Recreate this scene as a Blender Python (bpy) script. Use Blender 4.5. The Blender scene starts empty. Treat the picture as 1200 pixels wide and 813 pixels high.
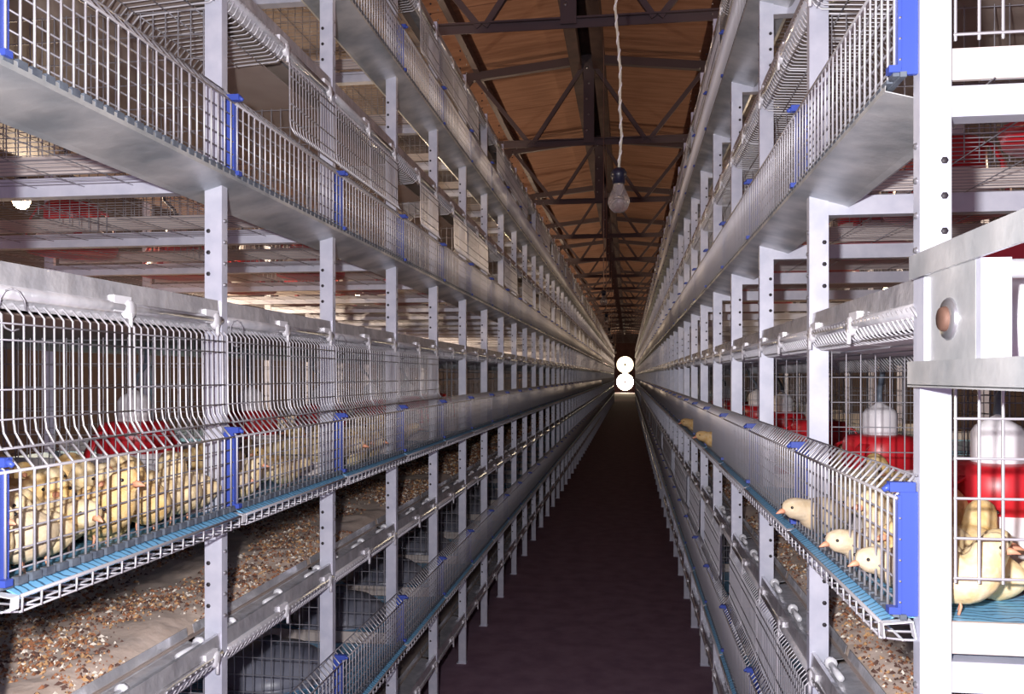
import bpy, math, random
from mathutils import Vector, noise

random.seed(7)
S = bpy.context.scene
C = S.collection

# ------------------------------------------------------------------ camera, light, exposure
H0 = 1.34                       # lens height above the floor
cd = bpy.data.cameras.new('camera'); cam = bpy.data.objects.new('camera', cd); C.objects.link(cam)
cd.sensor_width = 36; cd.lens = 30.0; cd.shift_y = 33.5 / 1200; cd.clip_start = .02
cam.location = (0, 0, H0)
cam.rotation_euler = (math.radians(90), 0, math.atan(137 / 1000))
S.camera = cam

w = bpy.data.worlds.new('world'); S.world = w; w.use_nodes = True
w.node_tree.nodes['Background'].inputs[0].default_value = (.60, .46, .68, 1)
w.node_tree.nodes['Background'].inputs[1].default_value = .42

fl = bpy.data.lights.new('camera_flash', 'POINT'); fl.energy = 106; fl.shadow_soft_size = .018; fl.color = (1.0, .965, .99)
flo = bpy.data.objects.new('camera_flash', fl); C.objects.link(flo); flo.location = (-.085, -.01, H0 + .075)

vs = S.view_settings
vs.view_transform = 'Standard'; vs.look = 'None'; vs.gamma = 1; vs.exposure = 0.42; vs.use_curve_mapping = False

# ------------------------------------------------------------------ materials
M = {}
def mat(name, col, rough=.5, metal=0., var=None, scale=20., bump=0., emit=None, es=0., trans=0., stretch=None, detail=4., alpha=None, spec=.5):
    m = bpy.data.materials.new(name); m.use_nodes = True
    nt = m.node_tree; b = nt.nodes['Principled BSDF']
    b.inputs['Base Color'].default_value = (*col, 1); b.inputs['Roughness'].default_value = rough
    b.inputs['Metallic'].default_value = metal; b.inputs['Specular IOR Level'].default_value = spec
    if trans: b.inputs['Transmission Weight'].default_value = trans
    if emit: b.inputs['Emission Color'].default_value = (*emit, 1); b.inputs['Emission Strength'].default_value = es
    if var or bump:
        tc = nt.nodes.new('ShaderNodeNewGeometry'); mp = nt.nodes.new('ShaderNodeMapping')
        nt.links.new(tc.outputs['Position'], mp.inputs[0])
        if stretch: mp.inputs['Scale'].default_value = stretch
        n = nt.nodes.new('ShaderNodeTexNoise'); n.inputs['Scale'].default_value = scale; n.inputs['Detail'].default_value = detail
        nt.links.new(mp.outputs[0], n.inputs['Vector'])
        if var:
            r = nt.nodes.new('ShaderNodeValToRGB'); r.color_ramp.elements[0].position = .35; r.color_ramp.elements[1].position = .65
            r.color_ramp.elements[0].color = (*col, 1); r.color_ramp.elements[1].color = (*var, 1)
            nt.links.new(n.outputs[0], r.inputs[0]); nt.links.new(r.outputs[0], b.inputs['Base Color'])
        if bump:
            bp = nt.nodes.new('ShaderNodeBump'); bp.inputs['Strength'].default_value = bump; bp.inputs['Distance'].default_value = .01
            nt.links.new(n.outputs[0], bp.inputs['Height']); nt.links.new(bp.outputs[0], b.inputs['Normal'])
    M[name] = m; return m

mat('post_steel', (.60, .62, .72), .42, .3, var=(.71, .72, .81), scale=26)
mat('galvanised', (.36, .39, .41), .42, .4, var=(.70, .70, .69), scale=9, bump=.45, detail=5)
mat('rail_steel', (.56, .56, .59), .25, .5, var=(.74, .73, .75), scale=22, bump=.5)
mat('bracket_white', (.85, .85, .88), .3, .1)
mat('wire_white', (.66, .65, .68), .48, .62)
mat('wire_grey', (.36, .35, .38), .50, .62)
mat('strip_dark', (.075, .09, .12), .5, 0, var=(.14, .165, .20), scale=60)
mat('clip_blue', (.05, .09, .42), .4, 0)
mat('beige', (.58, .50, .46), .55, 0, var=(.64, .57, .53), scale=12)
mat('belt', (.32, .25, .215), .6, 0, var=(.39, .315, .275), scale=7)
mat('hole', (.03, .025, .03), .6, 0)
mat('bolt', (.5, .5, .53), .3, .8)
mat('red', (.55, .016, .025), .35, 0)
mat('white_plastic', (.78, .75, .77), .4, 0)
mat('grey_dome', (.17, .18, .24), .35, 0, var=(.26, .27, .33), scale=9)
mat('ceiling', (.36, .178, .112), .9, 0, var=(.48, .255, .17), scale=3, bump=.5, stretch=(.5, 6, 6), detail=8)
mat('truss', (.15, .115, .125), .6, .2)
mat('ridge_wood', (.055, .03, .035), .8, 0, var=(.10, .055, .05), scale=5)
mat('floor', (.20, .12, .18), .85, 0, var=(.27, .175, .235), scale=9, bump=.3, detail=10)
mat('wall', (.065, .043, .042), .9, 0, var=(.09, .06, .056), scale=3, bump=.3)
mat('cord', (.62, .58, .48), .6, 0)
mat('cord_brown', (.32, .20, .16), .6, 0)
mat('socket', (.012, .012, .03), .35, 0)
mat('bulb_glass', (.50, .45, .45), .10, 0, trans=.80, spec=.6)
mat('filament', (.5, .45, .4), .4, .6)
mat('bulb_lit', (1, .8, .5), .4, 0, emit=(1, .66, .34), es=35)
mat('fan_light', (1, .95, .85), .5, 0, emit=(1, .86, .62), es=22)
mat('fan_dim', (1, .95, .85), .5, 0, emit=(1, .84, .58), es=2.2)
mat('fan_metal', (.45, .36, .28), .5, .3)
mat('chick', (.74, .55, .27), .95, 0, var=(.82, .68, .44), scale=70, bump=.25)
mat('chick_pale', (.64, .50, .31), .95, 0, var=(.72, .60, .42), scale=70, bump=.25)
mat('chick_gold', (.68, .43, .15), .95, 0, var=(.78, .58, .30), scale=70, bump=.25)
mat('beak', (.72, .33, .20), .5, 0)
mat('eye', (.012, .01, .012), .2, 0)
mat('litter', (.80, .64, .53), .95, 0, var=(.62, .48, .39), scale=16, bump=.8, detail=10)
mat('flake_rust', (.34, .14, .065), .8)
mat('flake_dark', (.12, .06, .045), .8)
mat('flake_cream', (.86, .78, .66), .7)
mat('flake_ochre', (.58, .34, .16), .8)
mat('rust', (.16, .085, .06), .7, .3)

def blue_net():
    m = bpy.data.materials.new('blue_net'); m.use_nodes = True; nt = m.node_tree; b = nt.nodes['Principled BSDF']
    g = nt.nodes.new('ShaderNodeNewGeometry'); wv = nt.nodes.new('ShaderNodeTexWave'); wv.bands_direction = 'Y'
    wv.inputs['Scale'].default_value = 22; wv.inputs['Distortion'].default_value = 5; wv.inputs['Detail'].default_value = 2; wv.inputs['Detail Scale'].default_value = 1.5
    r = nt.nodes.new('ShaderNodeValToRGB'); r.color_ramp.elements[0].color = (.04, .11, .20, 1); r.color_ramp.elements[1].color = (.20, .50, .78, 1)
    r.color_ramp.elements[0].position = .04; r.color_ramp.elements[1].position = .22
    nt.links.new(g.outputs['Position'], wv.inputs['Vector']); nt.links.new(wv.outputs[0], r.inputs[0]); nt.links.new(r.outputs[0], b.inputs['Base Color'])
    b.inputs['Roughness'].default_value = .45
    M['blue_net'] = m
blue_net()

# ------------------------------------------------------------------ mesh helpers
class MB:
    def __init__(s, sx=1): s.v = []; s.f = []; s.mi = []; s.sm = []; s.mats = []; s.cur = 0; s.sx = sx
    def use(s, name):
        if name not in s.mats: s.mats.append(name)
        s.cur = s.mats.index(name); return s
    def add(s, vs_, fs, smooth=False):
        o = len(s.v); s.v += [(v[0] * s.sx, v[1], v[2]) for v in vs_]
        for f in fs:
            f = [i + o for i in f]
            s.f.append(f if s.sx > 0 else f[::-1]); s.mi.append(s.cur); s.sm.append(smooth)
    def box(s, x0, x1, y0, y1, z0, z1):
        x0, x1 = sorted((x0, x1))
        s.add([(x0,y0,z0),(x1,y0,z0),(x1,y1,z0),(x0,y1,z0),(x0,y0,z1),(x1,y0,z1),(x1,y1,z1),(x0,y1,z1)],
              [(3,2,1,0),(4,5,6,7),(0,1,5,4),(1,2,6,5),(2,3,7,6),(3,0,4,7)])
    def wire(s, pts, r, n=4, caps=True):
        pts = [Vector(p) for p in pts]; vs_ = []; fs = []
        up = None
        for i, p in enumerate(pts):
            if i == 0: t = pts[1] - p
            elif i == len(pts) - 1: t = p - pts[i-1]
            else: t = (p - pts[i-1]).normalized() + (pts[i+1] - p).normalized()
            t.normalize()
            if up is None:
                up = Vector((0,0,1)) if abs(t.z) < .8 else Vector((0,1,0))
            a = t.cross(up)
            if a.length < .05: up = Vector((1,0,0)); a = t.cross(up)
            a.normalize(); b = a.cross(t).normalized()
            rr = r[i] if isinstance(r, (list, tuple)) else r
            for k in range(n):
                an = 2*math.pi*(k+.5)/n; vs_.append(p + a*math.cos(an)*rr + b*math.sin(an)*rr)
        for i in range(len(pts)-1):
            for k in range(n):
                k2 = (k+1) % n; fs.append((i*n+k2, i*n+k, (i+1)*n+k, (i+1)*n+k2))
        if caps: fs.append(tuple(range(n))); fs.append(tuple(reversed(range((len(pts)-1)*n, len(pts)*n))))
        s.add([tuple(v) for v in vs_], fs, n > 3)
    def profile(s, pts, y0, y1, th=.0015):
        """thin folded sheet: 2D polyline (x,z) with thickness, run along y"""
        n = len(pts); up = []
        for i in range(n):
            if i == 0: d = (pts[1][0]-pts[0][0], pts[1][1]-pts[0][1])
            elif i == n-1: d = (pts[-1][0]-pts[-2][0], pts[-1][1]-pts[-2][1])
            else: d = (pts[i+1][0]-pts[i-1][0], pts[i+1][1]-pts[i-1][1])
            l = math.hypot(*d) or 1; up.append((pts[i][0]-d[1]/l*th, pts[i][1]+d[0]/l*th))
        ring = list(pts) + up[::-1]; m = len(ring)
        vs_ = [(x, y0, z) for x, z in ring] + [(x, y1, z) for x, z in ring]
        fs = [(i, (i+1) % m, m+(i+1) % m, m+i) for i in range(m)]
        fs += [(2*n-1-i, 2*n-2-i, i+1, i) for i in range(n-1)] + [(m+i, m+i+1, m+2*n-2-i, m+2*n-1-i) for i in range(n-1)]
        s.add(vs_, fs)
    def extrude_z(s, ring, z0, z1):
        m = len(ring); vs_ = [(x,y,z0) for x,y in ring] + [(x,y,z1) for x,y in ring]
        s.add(vs_, [(i,(i+1)%m,m+(i+1)%m,m+i) for i in range(m)])
    def lathe(s, prof, n=20, c=(0,0,0), axis='z', smooth=True):
        vs_ = []; fs = []
        for r, h in prof:
            for k in range(n):
                a = 2*math.pi*k/n; x, y = r*math.cos(a), r*math.sin(a)
                vs_.append((c[0]+x, c[1]+y, c[2]+h) if axis == 'z' else (c[0]+h, c[1]+x, c[2]+y) if axis == 'x' else (c[0]+x, c[1]+h, c[2]+y))
        for i in range(len(prof)-1):
            for k in range(n):
                k2 = (k+1) % n; fs.append((i*n+k, i*n+k2, (i+1)*n+k2, (i+1)*n+k))
        s.add(vs_, fs, smooth)
    def mesh(s, name):
        me = bpy.data.meshes.new(name); me.from_pydata(s.v, [], s.f)
        for m in s.mats: me.materials.append(M[m])
        me.polygons.foreach_set('material_index', s.mi); me.polygons.foreach_set('use_smooth', s.sm); me.update()
        return me

def link(name, me, parent=None, loc=(0,0,0), rz=0, scale=None):
    o = bpy.data.objects.new(name, me); C.objects.link(o); o.location = loc; o.rotation_euler = (0,0,rz)
    if scale: o.scale = scale
    if parent: o.parent = parent
    return o
def tag(o, label, cat, group=None):
    o['label'] = label; o['category'] = cat
    if group: o['group'] = group
    return o
def structure(o): o['kind'] = 'structure'; return o
def empty(name, loc): return link(name, None, None, loc)

# ------------------------------------------------------------------ layout of the racks
P = .60                       # bay length
ROWS = {'left':  dict(sx=1,  X=-.7515, Y0=.902, zo=0.,   nb=73, rackx=.038),
        'right': dict(sx=-1, X=.328, Y0=1.025, zo=-.026, nb=73, rackx=.038)}
TIER = .62
MB0 = -.865                   # bottom of the lowest guard, relative to the lens
def tz(row, k): return H0 + MB0 + TIER*k + ROWS[row]['zo']
NIND = 37                     # bays per row built as things of their own
YEND = 68.0
ORD = ['first','second','third','fourth','fifth','sixth','seventh','eighth','ninth','tenth','eleventh','twelfth']
def ordinal(n):
    if n < 12: return ORD[n]
    if n < 20: return ['thirteenth','fourteenth','fifteenth','sixteenth','seventeenth','eighteenth','nineteenth','twentieth'][n-12]
TW = ['bottom tier', 'second tier from the floor', 'third tier from the floor', 'top tier']

# ------------------------------------------------------------------ the building
XW0, XW1 = -5.0, 4.6
RX = -.41                     # ridge
def zroof(x): return H0 + 3.40 - .11*abs(x-RX)
b = MB().use('floor'); b.box(XW0-.2, XW1+.2, -1.5, YEND+.2, -.15, 0); structure(link('floor', b.mesh('floor')))
for nm, x0, x1 in (('wall_left', XW0-.15, XW0), ('wall_right', XW1, XW1+.15)):
    b = MB().use('wall'); b.box(x0, x1, -1.5, YEND+.2, 0, zroof(x1 if x0 > 0 else x0)+.05); structure(link(nm, b.mesh(nm)))
b = MB().use('wall'); b.box(XW0, XW1, YEND, YEND+.15, 0, H0+2.9); b.add([(XW0,YEND,H0+2.9),(XW1,YEND,H0+2.9),(XW1,YEND,zroof(XW1)),(RX,YEND,zroof(RX)),(XW0,YEND,zroof(XW0))], [(0,1,2,3,4)])
structure(link('wall_end', b.mesh('wall_end')))
# ceiling: two slopes of boarding sheets, each sheet a piece of its own
ceil = structure(empty('ceiling', (0,0,0)))
SH = 1.5
for side in (0, 1):
    x0, x1 = (XW0-.15, RX) if side == 0 else (RX, XW1+.15)
    b = MB().use('ceiling'); g = .006
    za, zb = zroof(x0), zroof(x1)
    vs_ = [(x0,g,za),(x1,g,zb),(x1,SH-g,zb),(x0,SH-g,za),(x0,g,za+.02),(x1,g,zb+.02),(x1,SH-g,zb+.02),(x0,SH-g,za+.02)]
    b.add(vs_, [(3,2,1,0),(4,5,6,7),(0,1,5,4),(1,2,6,5),(2,3,7,6),(3,0,4,7)])
    me = b.mesh('ceiling_sheet')
    for i in range(47): link('ceiling_sheet', me, ceil, (0, -1.5+SH*i, .002*(i % 2)))
    b = MB().use('ridge_wood'); b.add([(x,y,z+dz) for dz in (.03,.05) for x,y,z in ((x0,-1.5,za),(x1,-1.5,zb),(x1,YEND+.2,zb),(x0,YEND+.2,za))], [(3,2,1,0),(4,5,6,7),(0,1,5,4),(1,2,6,5),(2,3,7,6),(3,0,4,7)])
    link('roof_deck', b.mesh('roof_deck'), ceil)

# ridge beam and purlins
rb = empty('ridge_beam', (RX, -1.5, zroof(RX)))
for dx in (-.13, .10):
    b = MB().use('ridge_wood'); b.box(dx-.055, dx+.055, 0, YEND+1.4, -.24, -.012); link('beam_board', b.mesh('beam_board'), rb)
b = MB().use('ridge_wood'); b.box(-.19, .16, 0, YEND+1.4, -.03, -.008); link('cover_board', b.mesh('cover_board'), rb)
tag(rb, 'dark twin wooden ridge beam running the length of the brown ceiling', 'beam')
for x, nm in ((-1.58,'left of the hanging bulbs'), (.82,'right of the hanging bulbs')):
    b = MB().use('truss'); b.box(x-.03, x+.03, -1.5, YEND, zroof(x)-.10, zroof(x)-.015)
    tag(link('purlin', b.mesh('purlin')), 'long dark roof purlin under the ceiling ' + nm, 'purlin', 'roof purlins')

# trusses
ZC = H0 + 2.45
def bar(bm, a, c, wd, y0, y1):
    """flat bar in the x-z plane from a to c"""
    ax, az = a; cx, cz = c; l = math.hypot(cx-ax, cz-az); nx, nz = -(cz-az)/l*wd/2, (cx-ax)/l*wd/2
    q = [(ax-nx,az-nz),(cx-nx,cz-nz),(cx+nx,cz+nz),(ax+nx,az+nz)]
    bm.add([(x,y0,z) for x,z in q]+[(x,y1,z) for x,z in q], [(0,1,2,3),(7,6,5,4),(1,0,4,5),(2,1,5,6),(3,2,6,7),(0,3,7,4)])
tr_parts = []
b = MB().use('truss'); b.box(XW0, XW1, -.03, .03, ZC-.012, ZC); b.box(XW0, XW1, -.004, .004, ZC-.07, ZC-.012); tr_parts.append(('bottom_chord', b.mesh('bottom_chord')))
for s in (-1, 1):
    xe = XW0 if s < 0 else XW1
    b = MB().use('truss'); bar(b, (RX, zroof(RX)-.13), (xe, zroof(xe)-.13), .085, -.03, .03); tr_parts.append(('top_chord', b.mesh('top_chord')))
for k in range(-4, 4):
    xb = RX + .6 + 1.2*k
    for dx in (-.6, .6):
        xt = xb + dx
        if xt < XW0 or xt > XW1 or xb < XW0 or xb > XW1: continue
        b = MB().use('truss'); bar(b, (xb+.02*(1 if dx > 0 else -1), ZC-.03), (xt-.02*(1 if dx > 0 else -1), zroof(xt)-.15), .042, -.02, .02); tr_parts.append(('web_bar', b.mesh('web_bar')))
b = MB().use('truss'); b.box(RX-.055, RX+.055, -.035, -.02, ZC-.05, zroof(RX)-.10); tr_parts.append(('king_plate', b.mesh('king_plate')))
b = MB().use('bolt')
for i in range(5): b.lathe([(0,-.006),(.012,-.006),(.012,0)], 8, (RX-.02+.02*(i%2), -.035, ZC+.08+.16*i), 'y')
tr_parts.append(('plate_bolts', b.mesh('plate_bolts')))
for i in range(20):
    t = empty('roof_truss', (0, 5.85+3*i, 0))
    for n_, me in tr_parts: link(n_, me, t)
    lab = (ordinal(i) + ' roof truss from the camera with dark V-shaped web bars')
    tag(t, lab, 'truss', 'roof trusses')

# end fans with daylight behind them
for z, nm in ((.86, 'upper'), (-.50, 'lower')):
    e = empty('exhaust_fan', (-.30, YEND-.06, H0+z)); R_ = .66
    b = MB().use('fan_metal'); b.lathe([(R_+.03,.06),(R_+.03,-.06),(R_,-.06),(R_,.06)], 28, axis='y'); link('fan_ring', b.mesh('fan_ring'), e)
    b = MB().use('fan_dim' if z > 0 else 'fan_light'); b.lathe([(0,.03),(R_,.03)], 28, axis='y'); link('daylight_opening', b.mesh('daylight_opening'), e)
    b = MB().use('fan_metal'); b.lathe([(0,-.05),(.09,-.05),(.09,.02)], 14, axis='y'); link('hub', b.mesh('hub'), e)
    tag(e, 'glowing round fan opening on the end wall, %s one of two' % nm, 'fan', 'end wall fans')
    pl = bpy.data.lights.new('fan_daylight', 'AREA'); pl.shape = 'DISK'; pl.size = 1.2; pl.energy = 40; pl.color = (1, .78, .5)
    po = link('fan_daylight', pl, None, (-.30, YEND-.16, H0+z)); po.rotation_euler = (math.radians(-90), 0, 0)

# ------------------------------------------------------------------ upright frames
def post_mesh(sx, back=False):
    b = MB(sx).use('post_steel'); t = .0018
    ring = [(-.034,.013),(-.034,0),(0,0),(0,.022),(-.007,.022),(-.007,.022-t),(-t,.022-t),(-t,t),(-.034+t,t),(-.034+t,.013)]
    if back: ring = [(-1.25-x, y) for x, y in reversed(ring)]
    b.extrude_z(ring, .004, H0+1.40)
    b.box(-.042 if not back else -1.252, .002 if not back else -1.208, -.006, .026, 0, .004)
    return b.mesh('post')
def holes_mesh(sx):
    b = MB(sx)
    for k in range(-1, 4):
        m = H0 + MB0 + TIER*k
        for dz in (.435,.475,.515):
            b.use('hole'); b.lathe([(0,-.0012),(.0042,-.0012),(.0042,.0005)], 6, (-.0265,0,m+dz), 'y')
        for dz in (.415,.455,.495,.535):
            b.use('bolt'); b.lathe([(0,.003),(.003,.003),(.0045,0)], 6, (0,.012,m+dz), 'x')
    return b.mesh('bolt_holes')
def beam_mesh(sx, lod=0):
    b = MB(sx).use('post_steel'); t = .002
    pr = [(.034,-.049),(.004,-.049),(.004,-.014),(.034,-.014)]
    vs_ = []
    for x in (-1.215, -.0345): vs_ += [(x,y,z) for y,z in pr] + [(x,y+(t if i in (1,2) else 0),z+(t if i < 2 else -t)) for i,(y,z) in enumerate(pr)]
    fs = []
    for i in range(3): fs += [(i,i+1,8+i+1,8+i), (4+i+1,4+i,12+i,12+i+1)]
    fs += [(0,8,12,4),(3,7,15,11)]
    b.add(vs_, fs); return b.mesh('beam')
def strip_mesh(sx):
    b = MB(sx).use('beige'); b.box(-1.20, -.036, .008, .014, -.006, .030); return b.mesh('floor_strip')
def partition(b, r=.0013, y=.011, x0=-.60, x1=-.042):
    b.use('wire_grey' if r < .0018 else 'wire_white')
    n = int((x1-x0)/.0255)
    for i in range(n+1):
        x = x1 - i*.0255; b.wire([(x,y,.034),(x,y,.318)], r, 4, False)
    for i in range(7): b.wire([(x1+.002,y-.0022,.040+.0455*i),(x0,y-.0022,.040+.0455*i)], r, 4, False)

for row, R in ROWS.items():
    sx = R['sx']
    pm, pb, hm, bmm, sm = post_mesh(sx), post_mesh(sx, True), holes_mesh(sx), beam_mesh(sx), strip_mesh(sx)
    for i in range(R['nb']+1):
        f = empty('upright_frame', (R['X'], R['Y0']+P*i, R['zo'] if row == 'right' else 0)); f.location.z = 0
        p_ = link('post', pm, f)
        if i < 26: link('bolt_holes', hm, p_, (0,0,R['zo']))['kind'] = 'stuff'
        if i < 14: link('rear_post', pb, f)
        for k in range(4):
            if i >= 22 and k in (0, 3): continue
            bo = link('beam', bmm, f, (0,0,tz(row,k) - ((.040 if row == 'right' and i == 0 else .008) if k < 2 else (-.018 if row == 'left' else .006))))
            if i < 16: link('floor_strip', sm, bo)
        j = i if row == 'right' else i-1
        if row == 'left' and i == 0: lab = 'galvanised upright frame at the left picture edge, nearest in the left row'
        elif row == 'right' and i == 0: lab = 'broad overexposed white end frame of the right row with the roller bracket'
        elif j < 20: lab = '%s galvanised upright %s in the %s row of cages' % (ordinal(j), 'with punched holes' if j < 4 else 'counted from the camera', row)
        else: lab = 'distant galvanised upright in the %s row, far down the aisle' % row
        tag(f, lab, 'frame', 'upright frames of the %s row' % row)

# ------------------------------------------------------------------ cage parts  (x: outward, y: along aisle, z: from guard bottom)
GX = .024
def p_guard(b, row):
    b.use('wire_white')
    for i in range(24):
        y = (i+.5)*P/24
        b.wire([(.002,y,.156),(GX,y,.131),(GX,y,-.004)], .0019)
    for z in (.131,): b.wire([(GX+.001,0,z),(GX+.001,P,z)], .0022, 5)
    b.use('wire_grey')
    for z in (.108,.084,.060,.036,.012): b.wire([(GX-.003,0,z),(GX-.003,P,z)], .0014)
    b.wire([(.003,0,.157),(.003,P,.157)], .0014)
def p_guard_far(b, row):
    b.use('wire_grey')
    for i in range(12):
        y = (i+.5)*P/12; b.wire([(.002,y,.156),(GX,y,.131),(GX,y,-.004)], .0026, 3, False)
    for z in (.131,.09,.05,.01): b.wire([(GX,0,z),(GX,P,z)], .0018, 3, False)
def p_bracket_far(b, row):
    b.use('bracket_white'); b.box(-.006, .004, .26, .304, .330, .364); b.box(-.006, .004, .54, .58, .330, .364)
def p_bottom_strip(b, row):
    b.use('strip_dark'); b.box(GX-.010, GX-.003, 0, P, -.008, -.002)
    dz = .010 if row == 'left' else .004
    for i in range(24): b.box(GX-.005, GX+.004, i*P/24+.004, (i+1)*P/24-.004, -.006, -.006+dz)
def p_clip(b, row):
    b.use('clip_blue')
    b.box(.0008, GX-.004, .004, .010, -.004, .138)
    b.box(GX-.005, GX-.001, .002, .020, .002, .134)
    b.box(.004, GX+.008, .001, .014, .138, .149); b.box(GX-.004, GX+.009, .001, .014, -.002, .006)
    b.wire([(GX+.006,.008,.144),(GX+.014,.008,.139)], [.005,.003], 6)
def door(b, half, folded):
    y0 = .006 if half == 0 else .302; n = 16; b.use('wire_white')
    if folded: prof = [(.006,.350),(-.008,.326),(-.020,.318),(-.172,.308),(-.196,.280)]
    else: prof = [(-.016,.342),(.006,.318),(.007,.19),(.009,.176),(.020,.158)]
    for i in range(n):
        y = y0 + .004 + i*.284/(n-1)
        b.wire([(x,y,z) for x,z in prof], .0023 if i in (0,n-1) else .0015)
    b.use('wire_grey')
    if folded: hs = [(-.012,.322),(-.055,.313),(-.11,.310),(-.168,.306),(-.196,.279)]
    else: hs = [(-.015,.342),(.009,.308),(.0095,.288),(.0095,.228),(.0095,.192),(.021,.158)]
    for x, z in hs: b.wire([(x,y0,z),(x,y0+.292,z)], .0015)
def p_rail(b, row):
    b.use('rail_steel')
    b.profile([(-.072,.392),(-.066,.366),(-.016,.358),(-.009,.384),(-.005,.384),(-.003,.353),(-.012,.328),(-.016,.329)], .024, P, .0014)
    b.wire([(-.004,.024,.347),(-.004,P,.347)], .009, 10)
def bracket_one(b, y):
    b.use('bracket_white')
    b.lathe([(0,.006),(.012,.006),(.015,.003),(.015,-.003)], 12, (0,y,.345), 'x')
    b.box(-.006, .003, y-.04, y+.004, .340, .364)
    b.wire([(-.006,y,.352),(.004,y,.337),(.004,y,.318)], .0035, 6)
def roller_one(b, y):
    b.use('bracket_white')
    b.wire([(-.032,y-.04,.372),(-.032,y+.03,.372)], .006, 8)
    b.lathe([(0,.0),(.011,.0),(.011,.008),(0,.008)], 10, (-.032,y+.03,.374), 'y')
BRK, RLL = (.30, .575), (.07, .30, .54)
def p_lower_rail(b, row):
    q = MB(1); p_rail(q, row); b.use('rail_steel')
    b.add([(x, y, z-TIER) for x, y, z in q.v], q.f); 
def p_bracket(b, row):
    for y in BRK: bracket_one(b, y)
    for y in RLL: roller_one(b, y)
def p_hook(b, row):
    b.use('wire_grey')
    b.wire([(.008+.006*math.cos(t*.52), .045+.016*math.cos(t*.52), .325+.026*math.sin(t*.52)) for t in range(0,11)], .0013)
def p_trough(b, row):
    b.use('galvanised')
    b.profile([(GX+.002,.0),(GX+.003,-.012),(-.060,-.036),(-.070,-.040),(-.078,-.036),(-.078,-.022)], 0, P, .0012)
def p_trough_end(b, row):
    b.use('galvanised')
    b.profile([(GX+.002,.0),(GX+.003,-.012),(-.060,-.036),(-.070,-.040),(-.078,-.036),(-.078,-.022)], .036, P, .0012)
def p_rack(b, row):
    b.use('wire_white'); x = ROWS[row]['rackx']; y0, y1 = .020, P-.004
    b.wire([(x,y0,-.016),(x,y1,-.016)], .0026, 6)
    b.wire([(x-.002,y0,-.035),(x-.002,y1,-.035)], .0016)
    b.wire([(x-.026,y0,-.037),(x-.026,y1,-.037)], .0016)
    for i in range(18):
        y = y0+.003+i*(y1-y0-.006)/17; b.wire([(x,y,-.016),(x,y,-.035),(x-.028,y,-.037),(-.60,y,-.026)], .0018)
def p_rack_bracket(b, row):
    b.use('bracket_white'); x = ROWS[row]['rackx']
    b.profile([(x,-.030),(x+.001,-.014),(.006,-.010),(.002,-.030)], .003, .017, .0015)
def p_net(b, row):
    b.use('blue_net'); x = ROWS[row]['rackx']
    b.profile([(x-.003,-.020),(x-.004,-.016),(.018,-.009),(-.10,-.016),(-1.2,-.016)][::-1], .019, P, .002)
def p_floor_mesh(b, row):
    b.use('wire_grey')
    for i in range(24): y = (i+.5)*P/24; b.wire([(-.07,y,-.012),(-1.2,y,-.012)], .0008, 4, False)
    for i in range(12): x = -.08-.1*i; b.wire([(x,0,-.014),(x,P,-.014)], .0010, 4, False)
def p_partition(b, row): partition(b)
def p_partition_end(b, row): partition(b, .0020)
def p_back(b, row):
    b.use('wire_grey')
    for i in range(16): y = (i+.5)*P/16; b.wire([(-.612,y,.0),(-.612,y,.33)], .0012, 4, False)
    for i in range(7): z = .02+.05*i; b.wire([(-.614,0,z),(-.614,P,z)], .0012, 4, False)

cache = {}
def pm_(name, fn, row, *a):
    key = (name, row, a)
    if key not in cache:
        b = MB(ROWS[row]['sx']); fn(b, row) if not a else fn(b, *a); cache[key] = b.mesh(name)
    return cache[key]
def door_state(row, i, k):
    """(near half folded, far half folded)"""
    if row == 'right': return (True, True) if k in (1, 2) else ((i*7+k) % 3 == 0, (i*5+k) % 4 == 0)
    if k == 1: return (False, False) if i < 4 else (True, True)
    if k == 2: return [(None,True),(True,False),(False,False),(True,False),(True,False)][i] if i < 5 else ((i*3) % 2 == 0, i % 3 == 0)
    if k == 0: return (True, True)
    return (i % 3 == 0, i % 4 == 1)
def parts_for(row, i, k):
    L = [('guard_panel', p_guard), ('bottom_strip', p_bottom_strip), ('hinge_rail', p_rail), ('clip', p_clip)]
    if i >= 11: L.append(('rail_bracket', p_bracket))
    if k == 0: L.append(('lower_rail', p_lower_rail))
    L.append(('side_panel', p_partition_end if (row == 'right' and i == 0) else p_partition))
    if i < 16: L.append(('back_panel', p_back))
    L += [('floor_rack', p_rack), ('floor_net', p_net), ('rack_bracket', p_rack_bracket)] if k < 2 else [('trough', p_trough_end if (i == 0 and row == 'right') else p_trough), ('floor_mesh', p_floor_mesh)]
    return L
def joined(row, i, k):
    st = door_state(row, i, k); key = ('cage', row, st, k < 2, i < 16)
    if key not in cache:
        b = MB(ROWS[row]['sx'])
        for n_, fn in parts_for(row, i, k): fn(b, row)
        for h in (0, 1): door(b, h, st[h])
        cache[key] = b.mesh('chick_cage')
    return cache[key]
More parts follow.
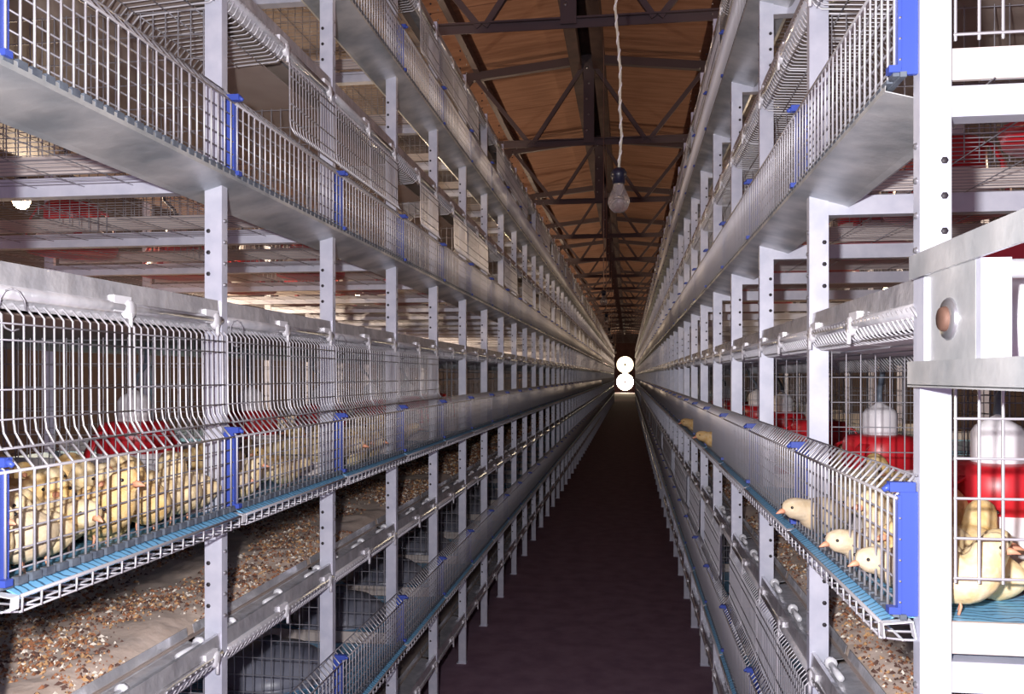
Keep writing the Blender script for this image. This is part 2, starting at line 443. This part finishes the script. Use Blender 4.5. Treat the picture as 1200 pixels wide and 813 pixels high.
for row, R in ROWS.items():
    for i in range(NIND):
        for k in range(4):
            loc = (R['X'], R['Y0']+P*i, tz(row, k)); st = door_state(row, i, k)
            if i < 11:
                c = empty('chick_cage', loc)
                for n_, fn in parts_for(row, i, k):
                    nm = 'end_panel' if (n_ == 'side_panel' and row == 'right' and i == 0) else 'end_trough' if (n_ == 'trough' and i == 0 and row == 'right') else n_
                    po = link(nm, pm_(nm, fn, row), c)
                    if nm == 'clip': po['label'] = 'blue plastic clip'
                    if nm == 'floor_net': po['label'] = 'blue plastic floor net'
                for h in (0, 1):
                    if st[h] is None: continue
                    d = link('door', pm_('door', door, row, h, st[h]), c)
                for y in BRK: link('rail_bracket', pm_('rail_bracket', bracket_one, row, y), c)
                for y in RLL: link('belt_guide', pm_('belt_guide', roller_one, row, y), c)
                if k == 0:
                    for y in BRK: link('rail_bracket', pm_('rail_bracket', bracket_one, row, y), c, (0,0,-TIER))
                if k == 1 and row == 'left': link('hook', pm_('hook', p_hook, row), c)
            else: c = link('chick_cage', joined(row, i, k), None, loc)
            if i < 20:
                what = 'one door missing' if None in st else 'doors closed' if not any(st) else 'doors folded up' if all(st) else 'one door folded up'
                lab = '%s wire cage of the %s row, %s, %s' % (ordinal(i), row, TW[k], what)
            else: lab = 'distant wire cage beyond the twentieth, %s row, %s' % (row, TW[k])
            tag(c, lab, 'cage', 'wire cages of the %s row' % row)
# the bays beyond, too small to tell apart
b = MB()
for row, R in ROWS.items():
    for i in range(NIND, R['nb']):
        for k in range(4):
            q = MB(R['sx'])
            for fn in (p_guard_far, p_rail, p_bracket_far, p_net if k < 2 else p_trough): fn(q, row)
            off = (R['X'], R['Y0']+P*i, tz(row, k)); o = len(b.v)
            b.v += [(x+off[0], y+off[1], z+off[2]) for x, y, z in q.v]; b.f += [[a+o for a in f] for f in q.f]; b.sm += q.sm
            mp = []
            for m_ in q.mats: b.use(m_); mp.append(b.cur)
            b.mi += [mp[a] for a in q.mi]
o = link('far_cage_fronts', b.mesh('far_cage_fronts')); o['kind'] = 'stuff'
tag(o, 'tiny cage fronts merging at the far end of both rows', 'cages')

# ------------------------------------------------------------------ manure belts
for row, R in ROWS.items():
    for k in range(-1, 4):
        z = tz(row, k) + .372; y0 = R['Y0'] + (.0 if row == 'left' else .04); y1 = R['Y0']+P*R['nb']
        b = MB(R['sx']).use('belt'); b.box(-1.18, -.062, y0, y1, z, z+.004)
        b.box(-1.18, -.07, y0, y1, z-.045, z-.042)
        o = link('manure_belt', b.mesh('manure_belt'), None, (R['X'],0,0))
        tag(o, ['tan manure belt just above the floor', 'litter covered tan manure belt between bottom and second tier', 'tan manure belt under the third tier', 'tan manure belt under the top tier', 'tan belt running over the top tier'][k+1] + ', %s row' % row, 'belt', 'manure belts')

def litter(row, ybays, nfl, zk, seed):
    R = ROWS[row]; rnd = random.Random(seed); z0 = tz(row, zk)+.376; b = MB()
    def hgt(x, y):
        h = .012*noise.noise(Vector((x*5, y*4, seed))) + .007*noise.noise(Vector((x*17, y*15, seed+3))) + .003*noise.noise(Vector((x*60, y*60, 1)))
        e = min(1, max(0, (abs(x-R['X'])-.07)/.05)); return z0 + max(0, .014+h)*e
    ya, yb = R['Y0']+.03, R['Y0']+ybays*P
    ys = []; y = ya
    while y < yb: ys.append(y); y += .014 + .01*max(0, y-2)
    xs = [R['X'] - R['sx']*(.07+1.08*t/60) for t in range(61)]
    b.use('litter'); n = len(xs)
    vs_ = [(x, y, hgt(x, y)) for y in ys for x in xs]
    fs = [(j*n+i, j*n+i+1, (j+1)*n+i+1, (j+1)*n+i) if R['sx'] < 0 else (j*n+i+1, j*n+i, (j+1)*n+i, (j+1)*n+i+1) for j in range(len(ys)-1) for i in range(n-1)]
    b.add(vs_, fs, True)
    cnt = 0; tries = 0
    while cnt < nfl and tries < nfl*12:
        tries += 1
        y = ya + (yb-ya)*rnd.random()**1.7; x = R['X'] - R['sx']*(.085+rnd.random()**1.2*.95)
        if noise.noise(Vector((x*4.2, y*3.2, seed+9))) < -.12 + .35*(rnd.random()-.5): continue
        b.use(rnd.choices(['flake_rust','flake_dark','flake_cream','flake_ochre'], [5,5,2.2,3])[0])
        s = (.0018+.0062*rnd.random()**2)*(1+.25*max(0, y-2.5)); a = rnd.random()*6.28; zz = hgt(x, y)
        ca, sa = math.cos(a), math.sin(a); tl = rnd.uniform(-.6,.6)*s
        q = [(x+ca*s, y+sa*s, zz+.001+tl), (x-sa*s*.6, y+ca*s*.6, zz+.001), (x-ca*s, y-sa*s, zz+.001-tl*.3), (x+sa*s*.6, y-ca*s*.6, zz+.001), (x, y, zz+.0025+s*.5)]
        b.add(q, [(0,1,4),(1,2,4),(2,3,4),(3,0,4)]); cnt += 1
    o = link('litter', b.mesh('litter')); o['kind'] = 'stuff'
    return o
tag(litter('left', 16, 52000, 0, 11), 'sandy litter with brown and cream flakes on the left row belt', 'litter')
tag(litter('right', 14, 32000, 0, 23), 'sandy litter with brown and cream flakes on the right row belt', 'litter')

# ------------------------------------------------------------------ drinkers
def drinker_parts():
    L = []
    b = MB().use('red'); b.lathe([(0,.004),(.118,.004),(.124,.022),(.128,.022),(.122,0),(0,0)], 24); L.append(('tray', b.mesh('tray')))
    b = MB().use('white_plastic'); b.lathe([(.108,.016),(.104,.040),(.090,.066),(.074,.086)], 24); L.append(('skirt', b.mesh('skirt')))
    b = MB().use('red'); b.lathe([(.074,.084),(.079,.088),(.077,.140),(.070,.152),(.046,.156),(0,.156)], 24); L.append(('drum', b.mesh('drum')))
    for k in range(4):
        a = .5+k*math.pi/2; ca, sa = math.cos(a), math.sin(a); b = MB().use('red')
        pr = [(.070,.136),(.092,.128),(.112,.090),(.122,.040),(.123,.016)]
        vs_ = []; fs = []; wd = .011
        for r, z in pr:
            for d, e in ((-wd,0),(wd,0),(wd,.004),(-wd,.004)): vs_.append((ca*(r+e)-sa*d, sa*(r+e)+ca*d, z+e))
        for i in range(len(pr)-1):
            for q in range(4): fs.append((i*4+q, i*4+(q+1)%4, (i+1)*4+(q+1)%4, (i+1)*4+q))
        b.add(vs_, fs, True); L.append(('arm', b.mesh('arm')))
    b = MB().use('white_plastic'); b.lathe([(.036,.155),(.036,.200),(.030,.210),(0,.228)], 18); L.append(('jar', b.mesh('jar')))
    b = MB().use('strip_dark'); b.wire([(0,0,.226),(.004,.006,.25),(.03,.03,.285),(.034,.034,.335)], .006, 6); L.append(('hose', b.mesh('hose')))
    return L
DP = drinker_parts()
def drinker(row, i, k, dx, dy, label, rz=0, s=1):
    R = ROWS[row]
    e = empty('drinker', (R['X']-R['sx']*dx, R['Y0']+P*i+dy, tz(row,k)-(.013 if k < 2 else .008))); e.rotation_euler[2] = rz; e.scale = (s, s, s)
    for n_, me in DP: link(n_, me, e)
    tag(e, label, 'drinker', 'red and white drinkers')
for i in range(7):
    drinker('right', i, 1, .215, .33, 'red and white plastic drinker in the %s cage of the right row, second tier' % ORD[i], .4*i)
    drinker('left', i, 1, .36, .30, 'red and white plastic drinker in the %s cage of the left row, second tier' % ORD[i], .7*i)
    if i > 2: drinker('left', i, 2, .42, .34, 'red drinker seen from below in the %s cage of the left row, third tier' % ORD[i], .5*i)
    drinker('right', i, 2, .34, .3, 'red drinker seen from below in the %s cage of the right row, third tier' % ORD[i], .3*i)
    drinker('left', i, 2, .92, .28, 'red drinker at the rear side of the %s cage, left row, third tier' % ORD[i], .9*i)
# domes in the empty bottom cages
b = MB().use('grey_dome'); b.lathe([(.17,0),(.172,.012),(.155,.040),(.115,.068),(.06,.084),(.025,.09)], 28); d1 = b.mesh('bell')
b = MB().use('strip_dark'); b.lathe([(.026,.088),(.026,.104),(.012,.11),(0,.11)], 12); d2 = b.mesh('cap')
b = MB().use('grey_dome'); b.lathe([(.19,.0),(.195,.014),(.188,.014),(.16,.003)], 28); d3 = b.mesh('lip')
for row in ROWS:
    for i in range(9):
        R = ROWS[row]; e = empty('bell_drinker', (R['X']-R['sx']*.30, R['Y0']+P*i+.31, tz(row,0)-.016))
        link('bell', d1, e); link('cap', d2, e); link('lip', d3, e)
        tag(e, 'grey domed bell on blue net in the %s bottom cage of the %s row' % (ORD[i], row), 'drinker', 'grey bells in the bottom tier')

# ------------------------------------------------------------------ chicks
def chick_mesh(path, matname):
    b = MB().use(matname); n = 16; pts = [Vector(p[:3]) for p in path]
    # refine with Catmull-Rom
    fine = []; rad = []
    for i in range(len(path)-1):
        p0 = path[max(i-1,0)]; p1 = path[i]; p2 = path[i+1]; p3 = path[min(i+2,len(path)-1)]
        for t in (0,.33,.67):
            v = [.5*((2*p1[q])+(-p0[q]+p2[q])*t+(2*p0[q]-5*p1[q]+4*p2[q]-p3[q])*t*t+(-p0[q]+3*p1[q]-3*p2[q]+p3[q])*t**3) for q in range(4)]
            fine.append(v[:3]); rad.append(max(.001, v[3]))
    fine.append(path[-1][:3]); rad.append(path[-1][3])
    b.wire(fine, rad, n)
    me = b.mesh('chick')
    for v in me.vertices:
        nn = noise.noise(v.co*90)*.0008; v.co += v.co.normalized()*nn
    return me
def face(head, d):
    """beak and eyes at a head point, looking along +x with pitch d"""
    hx, hz = head; c, s = math.cos(d), math.sin(d)
    b = MB().use('beak'); b.wire([(hx+c*.012,0,hz+s*.012-.002),(hx+c*.018,0,hz+s*.018-.002),(hx+c*.0255,0,hz+s*.0255-.004)], [.0048,.0036,.0006], 6); bk = b.mesh('beak')
    ey = []
    for sg in (-1, 1):
        b = MB().use('eye'); b.lathe([(0,-.0022),(.0016,-.0015),(.0023,0),(.0016,.0015),(0,.0022)], 8, (hx+c*.006-s*.004, sg*.0148, hz+s*.006+.004), 'y'); ey.append(b.mesh('eye'))
    return bk, ey
def leg_mesh(sg):
    b = MB().use('beak'); y = sg*.012
    b.wire([(-.002,y,.030),(.003,y,.014),(0,y,.002)], .0017, 5)
    for a in (-.5,0,.5,3.14): b.wire([(0,y,.002),(math.cos(a)*.014,y+math.sin(a)*.012,.0012)], .0013, 4)
    return b.mesh('leg')
LEGS = [leg_mesh(-1), leg_mesh(1)]
PATHS = {
 'up':   ([(-.046,0,.046,.003),(-.036,0,.046,.014),(-.018,0,.043,.026),(.004,0,.044,.030),(.020,0,.053,.0265),(.027,0,.066,.0195),(.031,0,.076,.0175),(.038,0,.083,.0160),(.046,0,.083,.010),(.050,0,.082,.001)], (.036,.080), 0.),
 'fwd':  ([(-.046,0,.044,.003),(-.036,0,.044,.014),(-.018,0,.042,.026),(.004,0,.043,.029),(.022,0,.047,.0245),(.035,0,.052,.0180),(.047,0,.055,.0170),(.060,0,.056,.0145),(.067,0,.055,.009),(.071,0,.054,.001)], (.057,.056), -.15),
 'sit':  ([(-.044,0,.026,.003),(-.034,0,.027,.015),(-.016,0,.027,.026),(.004,0,.028,.029),(.019,0,.034,.0262),(.027,0,.046,.0190),(.032,0,.055,.0172),(.040,0,.063,.0140),(.047,0,.063,.008),(.050,0,.062,.001)], (.036,.062), -.1)}
CH = {}
for pn, (pa, hd, dd) in PATHS.items():
    bk, ey = face(hd, dd)
    for mn in ('chick','chick_pale','chick_gold'): CH[pn, mn] = (chick_mesh(pa, mn), bk, ey)
def chick(x, y, z, rz, pose, mn, label, group, s=1.):
    me, bk, ey = CH[pose, mn]
    o = link('chick', me, None, (x, y, z), rz, (s, s, s))
    link('beak', bk, o)
    for e in ey: link('eye', e, o)
    if pose != 'sit':
        for l in LEGS: link('leg', l, o)
    tag(o, label, 'chick', group)
crng = random.Random(5)
def crowd(row, i, k, n, x0, x1, y0, y1, label, group, sit=.3):
    R = ROWS[row]; pts = []; tries = 0
    while len(pts) < n and tries < 6000:
        tries += 1
        x = crng.uniform(x0, x1); y = crng.uniform(y0, y1)
        if any((x-a)**2+(y-c)**2 < .047**2 for a, c in pts): continue
        pts.append((x, y))
    for x, y in pts:
        ps = 'sit' if crng.random() < sit else crng.choice(['up','up','fwd']); mn = crng.choice(['chick','chick','chick_pale','chick_gold'])
        q = '%s %s chick, %s part, %s' % ({'sit':'sitting','up':'upright','fwd':'stooping'}[ps], {'chick':'yellow','chick_pale':'pale','chick_gold':'golden'}[mn],
            ('near' if y < y0+(y1-y0)/3 else 'far' if y > y1-(y1-y0)/3 else 'middle') + (' front' if x < (x0+x1)/2 else ' back'), label)
        chick(R['X']-R['sx']*x, R['Y0']+P*i+y, tz(row,k)-.014-.001, crng.uniform(0,6.28), ps, mn, q, group, crng.uniform(1.08,1.32))
crowd('left', 0, 1, 64, .030, .34, .04, .57, 'second tier, first left cage', 'chicks in the nearest left cage', .15)
crowd('left', 1, 1, 5, .07, .3, .30, .56, 'second tier, second left cage', 'chicks standing back in the second left cage')
crowd('left', 2, 1, 26, .04, .28, .05, .56, 'second tier, third left cage', 'chicks in the third left cage')
crowd('left', 3, 1, 12, .04, .28, .05, .56, 'second tier, fourth left cage', 'chicks in the fourth left cage')
crowd('right', 0, 1, 24, .06, .36, .06, .55, 'second tier, first right cage', 'chicks in the nearest right cage', .35)
crowd('right', 1, 1, 14, .06, .36, .06, .55, 'second tier, second right cage', 'chicks in the second right cage')
crowd('right', 2, 1, 8, .06, .36, .06, .55, 'second tier, third right cage', 'chicks in the third right cage')
# individuals with their heads at or through the guards
def poke(row, i, y, mn, label, pose='fwd', dx=.016, ang=0, s=1.):
    R = ROWS[row]; rz = (0 if R['sx'] > 0 else math.pi) + ang
    chick(R['X']-R['sx']*dx, R['Y0']+P*i+y, tz(row,1)-.016, rz, pose, mn, label, 'chicks at the guards', s)
poke('left', 1, .06, 'chick_pale', 'pale chick with lowered head just behind the first blue clip, left row', 'fwd', .045, .7)
poke('left', 1, .13, 'chick', 'yellow chick looking out through the guard beside the first left blue clip', 'up', .03, .3)
poke('left', 1, .36, 'chick', 'yellow chick with its head out near the second upright, left row', 'fwd', .03, 1.0)
poke('right', 0, .115, 'chick_pale', 'pale chick head poking out nearest the large blue clip, right row', 'fwd', .022, .3)
poke('right', 0, .24, 'chick_pale', 'pale chick head poking out, middle one of three at the right guard', 'fwd', .012, .35)
poke('right', 0, .50, 'chick_pale', 'pale chick leaning out over the blue net at the right row second upright', 'fwd', .004, .35, 1.1)
poke('right', 3, .42, 'chick_gold', 'golden chick head sticking out of the right guard, nearer of the two far ones', 'fwd', -.005, .3, 1.15)
poke('right', 5, .15, 'chick_gold', 'golden chick head sticking out of the right guard, farther of the two far ones', 'fwd', -.005, .3, 1.15)
R = ROWS['right']
chick(R['X']+.062, R['Y0']+.058, tz('right',1)-.016, -.35, 'up', 'chick', 'upright yellow chick behind the white end mesh of the right row', 'chicks in the nearest right cage', 1.05)

# ------------------------------------------------------------------ roller bracket at the end of the right row
XB = R['X']
e = empty('roller_bracket', (XB, R['Y0'], H0))
b = MB().use('galvanised'); b.box(-.008, -.004, -.62, .012, .110, .134); b.box(-.008, .022, -.62, .012, .134, .137); link('top_bar', b.mesh('top_bar'), e)
b = MB().use('galvanised'); b.box(-.010, -.004, -.62, .012, -.011, .016); b.box(-.010, .020, -.62, .012, -.013, -.010); link('bottom_bar', b.mesh('bottom_bar'), e)
b = MB().use('galvanised'); b.box(-.003, .0, -.165, -.022, .012, .112); link('side_plate', b.mesh('side_plate'), e)
b = MB().use('post_steel'); b.box(-.003, .024, -.178, -.166, .016, .110); link('strap', b.mesh('strap'), e)
b = MB().use('post_steel'); b.box(-.0065, -.003, -.034, -.010, .016, .108); link('slot_plate', b.mesh('slot_plate'), e)
b = MB().use('rust'); b.lathe([(0,-.013),(.011,-.013),(.013,-.010),(.013,-.003)], 14, (.0,-.100,.058), 'x'); nb_ = link('shaft_bolt', b.mesh('shaft_bolt'), e)
b = MB().use('bolt'); b.lathe([(.012,-.0075),(.020,-.0075),(.022,-.005),(.022,-.003)], 18, (.0,-.100,.058), 'x'); link('nut', b.mesh('nut'), nb_)
b = MB().use('bracket_white'); b.lathe([(0,0),(.047,0),(.05,.004),(.05,1.0),(0,1.0)], 28, (.046,-.066,.052), 'x'); ro = link('roller', b.mesh('roller'), e)
b = MB().use('rust'); b.lathe([(.0,-.004),(.049,-.004),(.049,0)], 28, (.046,-.066,.052), 'x'); link('roller_cap', b.mesh('roller_cap'), ro)
b = MB().use('wire_white'); b.wire([(.018,-.172,.100),(1.0,-.172,.100)], .009, 10); link('tie_tube', b.mesh('tie_tube'), e)
b = MB().use('red'); b.box(.034, 1.0, -.012, -.007, .085, .150); link('scraper', b.mesh('scraper'), e)
tag(e, 'galvanised belt roller bracket jutting out of the right row end', 'bracket')

# ------------------------------------------------------------------ bulbs
def bulb(name, loc, top, label, lit=False, r=.035, cordm='cord', group='hanging bulbs', sway=.0):
    e = empty(name, loc); s = r/.03
    b = MB().use('bulb_lit' if lit else 'bulb_glass')
    b.lathe([(.0,-.030*s),(.014*s,-.0275*s),(.024*s,-.018*s),(.030*s,-.002*s),(.0285*s,.011*s),(.022*s,.026*s),(.0155*s,.040*s),(.0135*s,.052*s)], 24); gl = link('glass', b.mesh('glass'), e)
    if not lit:
        b = MB().use('white_plastic'); b.lathe([(.013*s,.046*s),(.009*s,.03*s),(.004*s,.014*s),(0,.013*s)], 10); link('stem', b.mesh('stem'), gl)
        b = MB().use('filament'); b.wire([(-.010*s,0,.006*s),(0,.004*s,.009*s),(.010*s,0,.006*s)], .0012*s, 5); b.wire([(-.010*s,0,.006*s),(-.003*s,0,.020*s)], .0007*s, 4); b.wire([(.010*s,0,.006*s),(.003*s,0,.020*s)], .0007*s, 4); link('filament', b.mesh('filament'), gl)
    b = MB().use('socket'); b.lathe([(.0135*s,.050*s),(.017*s,.050*s),(.018*s,.066*s),(.0215*s,.070*s),(.0215*s,.082*s),(.016*s,.090*s),(.006*s,.094*s),(0,.094*s)], 18); link('socket', b.mesh('socket'), e)
    b = MB().use(cordm); L = top-loc[2]; n = 24
    pts = [(sway*(math.sin(t*2.3)*.5+math.sin(t*.9)), 0, .09*s+(L-.09*s)*t/n) for t in range(n+1)]
    b.wire(pts, .0045, 6)
    if cordm == 'cord':
        hp = []
        for t in range(260):
            zz = .09*s+(L-.09*s)*t/260; f_ = t/260*n; i = min(int(f_), n-1); fr = f_-i; x = pts[i][0]*(1-fr)+pts[i+1][0]*fr
            hp.append((x+.0045*math.cos(t*1.1), .0045*math.sin(t*1.1), zz))
        b.use('white_plastic'); b.wire(hp, .0028, 4)
    link('cord', b.mesh('cord'), e)
    if lit:
        pl = bpy.data.lights.new('bulb_light', 'POINT'); pl.energy = 72 if loc[0] < 0 else 50; pl.color = (1, .76, .52); pl.shadow_soft_size = .045
        po = link('bulb_light', pl, e, (0,0,-.06*s))
    tag(e, label, 'light bulb', group)
bulb('hanging_bulb', (-.034, 2.9, H0+.585), H0+3.3, 'large clear unlit light bulb hanging on a white twisted cord', r=.037, sway=.008)
for i, (x, y, z) in enumerate(((-.245,8.4,.72),(-.30,11.5,.72),(-.34,15.,.72),(-.38,19.,.75),(-.41,23.5,.76),(-.43,28.,.74))):
    bulb('hanging_bulb', (x, y, H0+z), H0+3.3, 'second clear bulb, small, on a long thin brown cord' if i == 0 else '%s bulb from the camera, a tiny one hanging far down the aisle' % ORD[i+1], r=.037, cordm='cord_brown')
for i in range(10):
    bulb('lit_bulb', (-2.55, 3.3+4.5*i, H0+.74), zroof(-2.55)-.01, ordinal(i) + ' lit warm bulb in the aisle behind the left row', True, .035, 'cord_brown', 'lit bulbs behind the left row')
    bulb('lit_bulb', (2.3, 3.6+4.5*i, H0+.74), zroof(2.3)-.01, ordinal(i) + ' unseen warm bulb added behind the right row to light the ceiling', True, .035, 'cord_brown', 'added bulbs behind the right row')  # right-hand bulbs are added out of view, as warm ambient for the ceiling
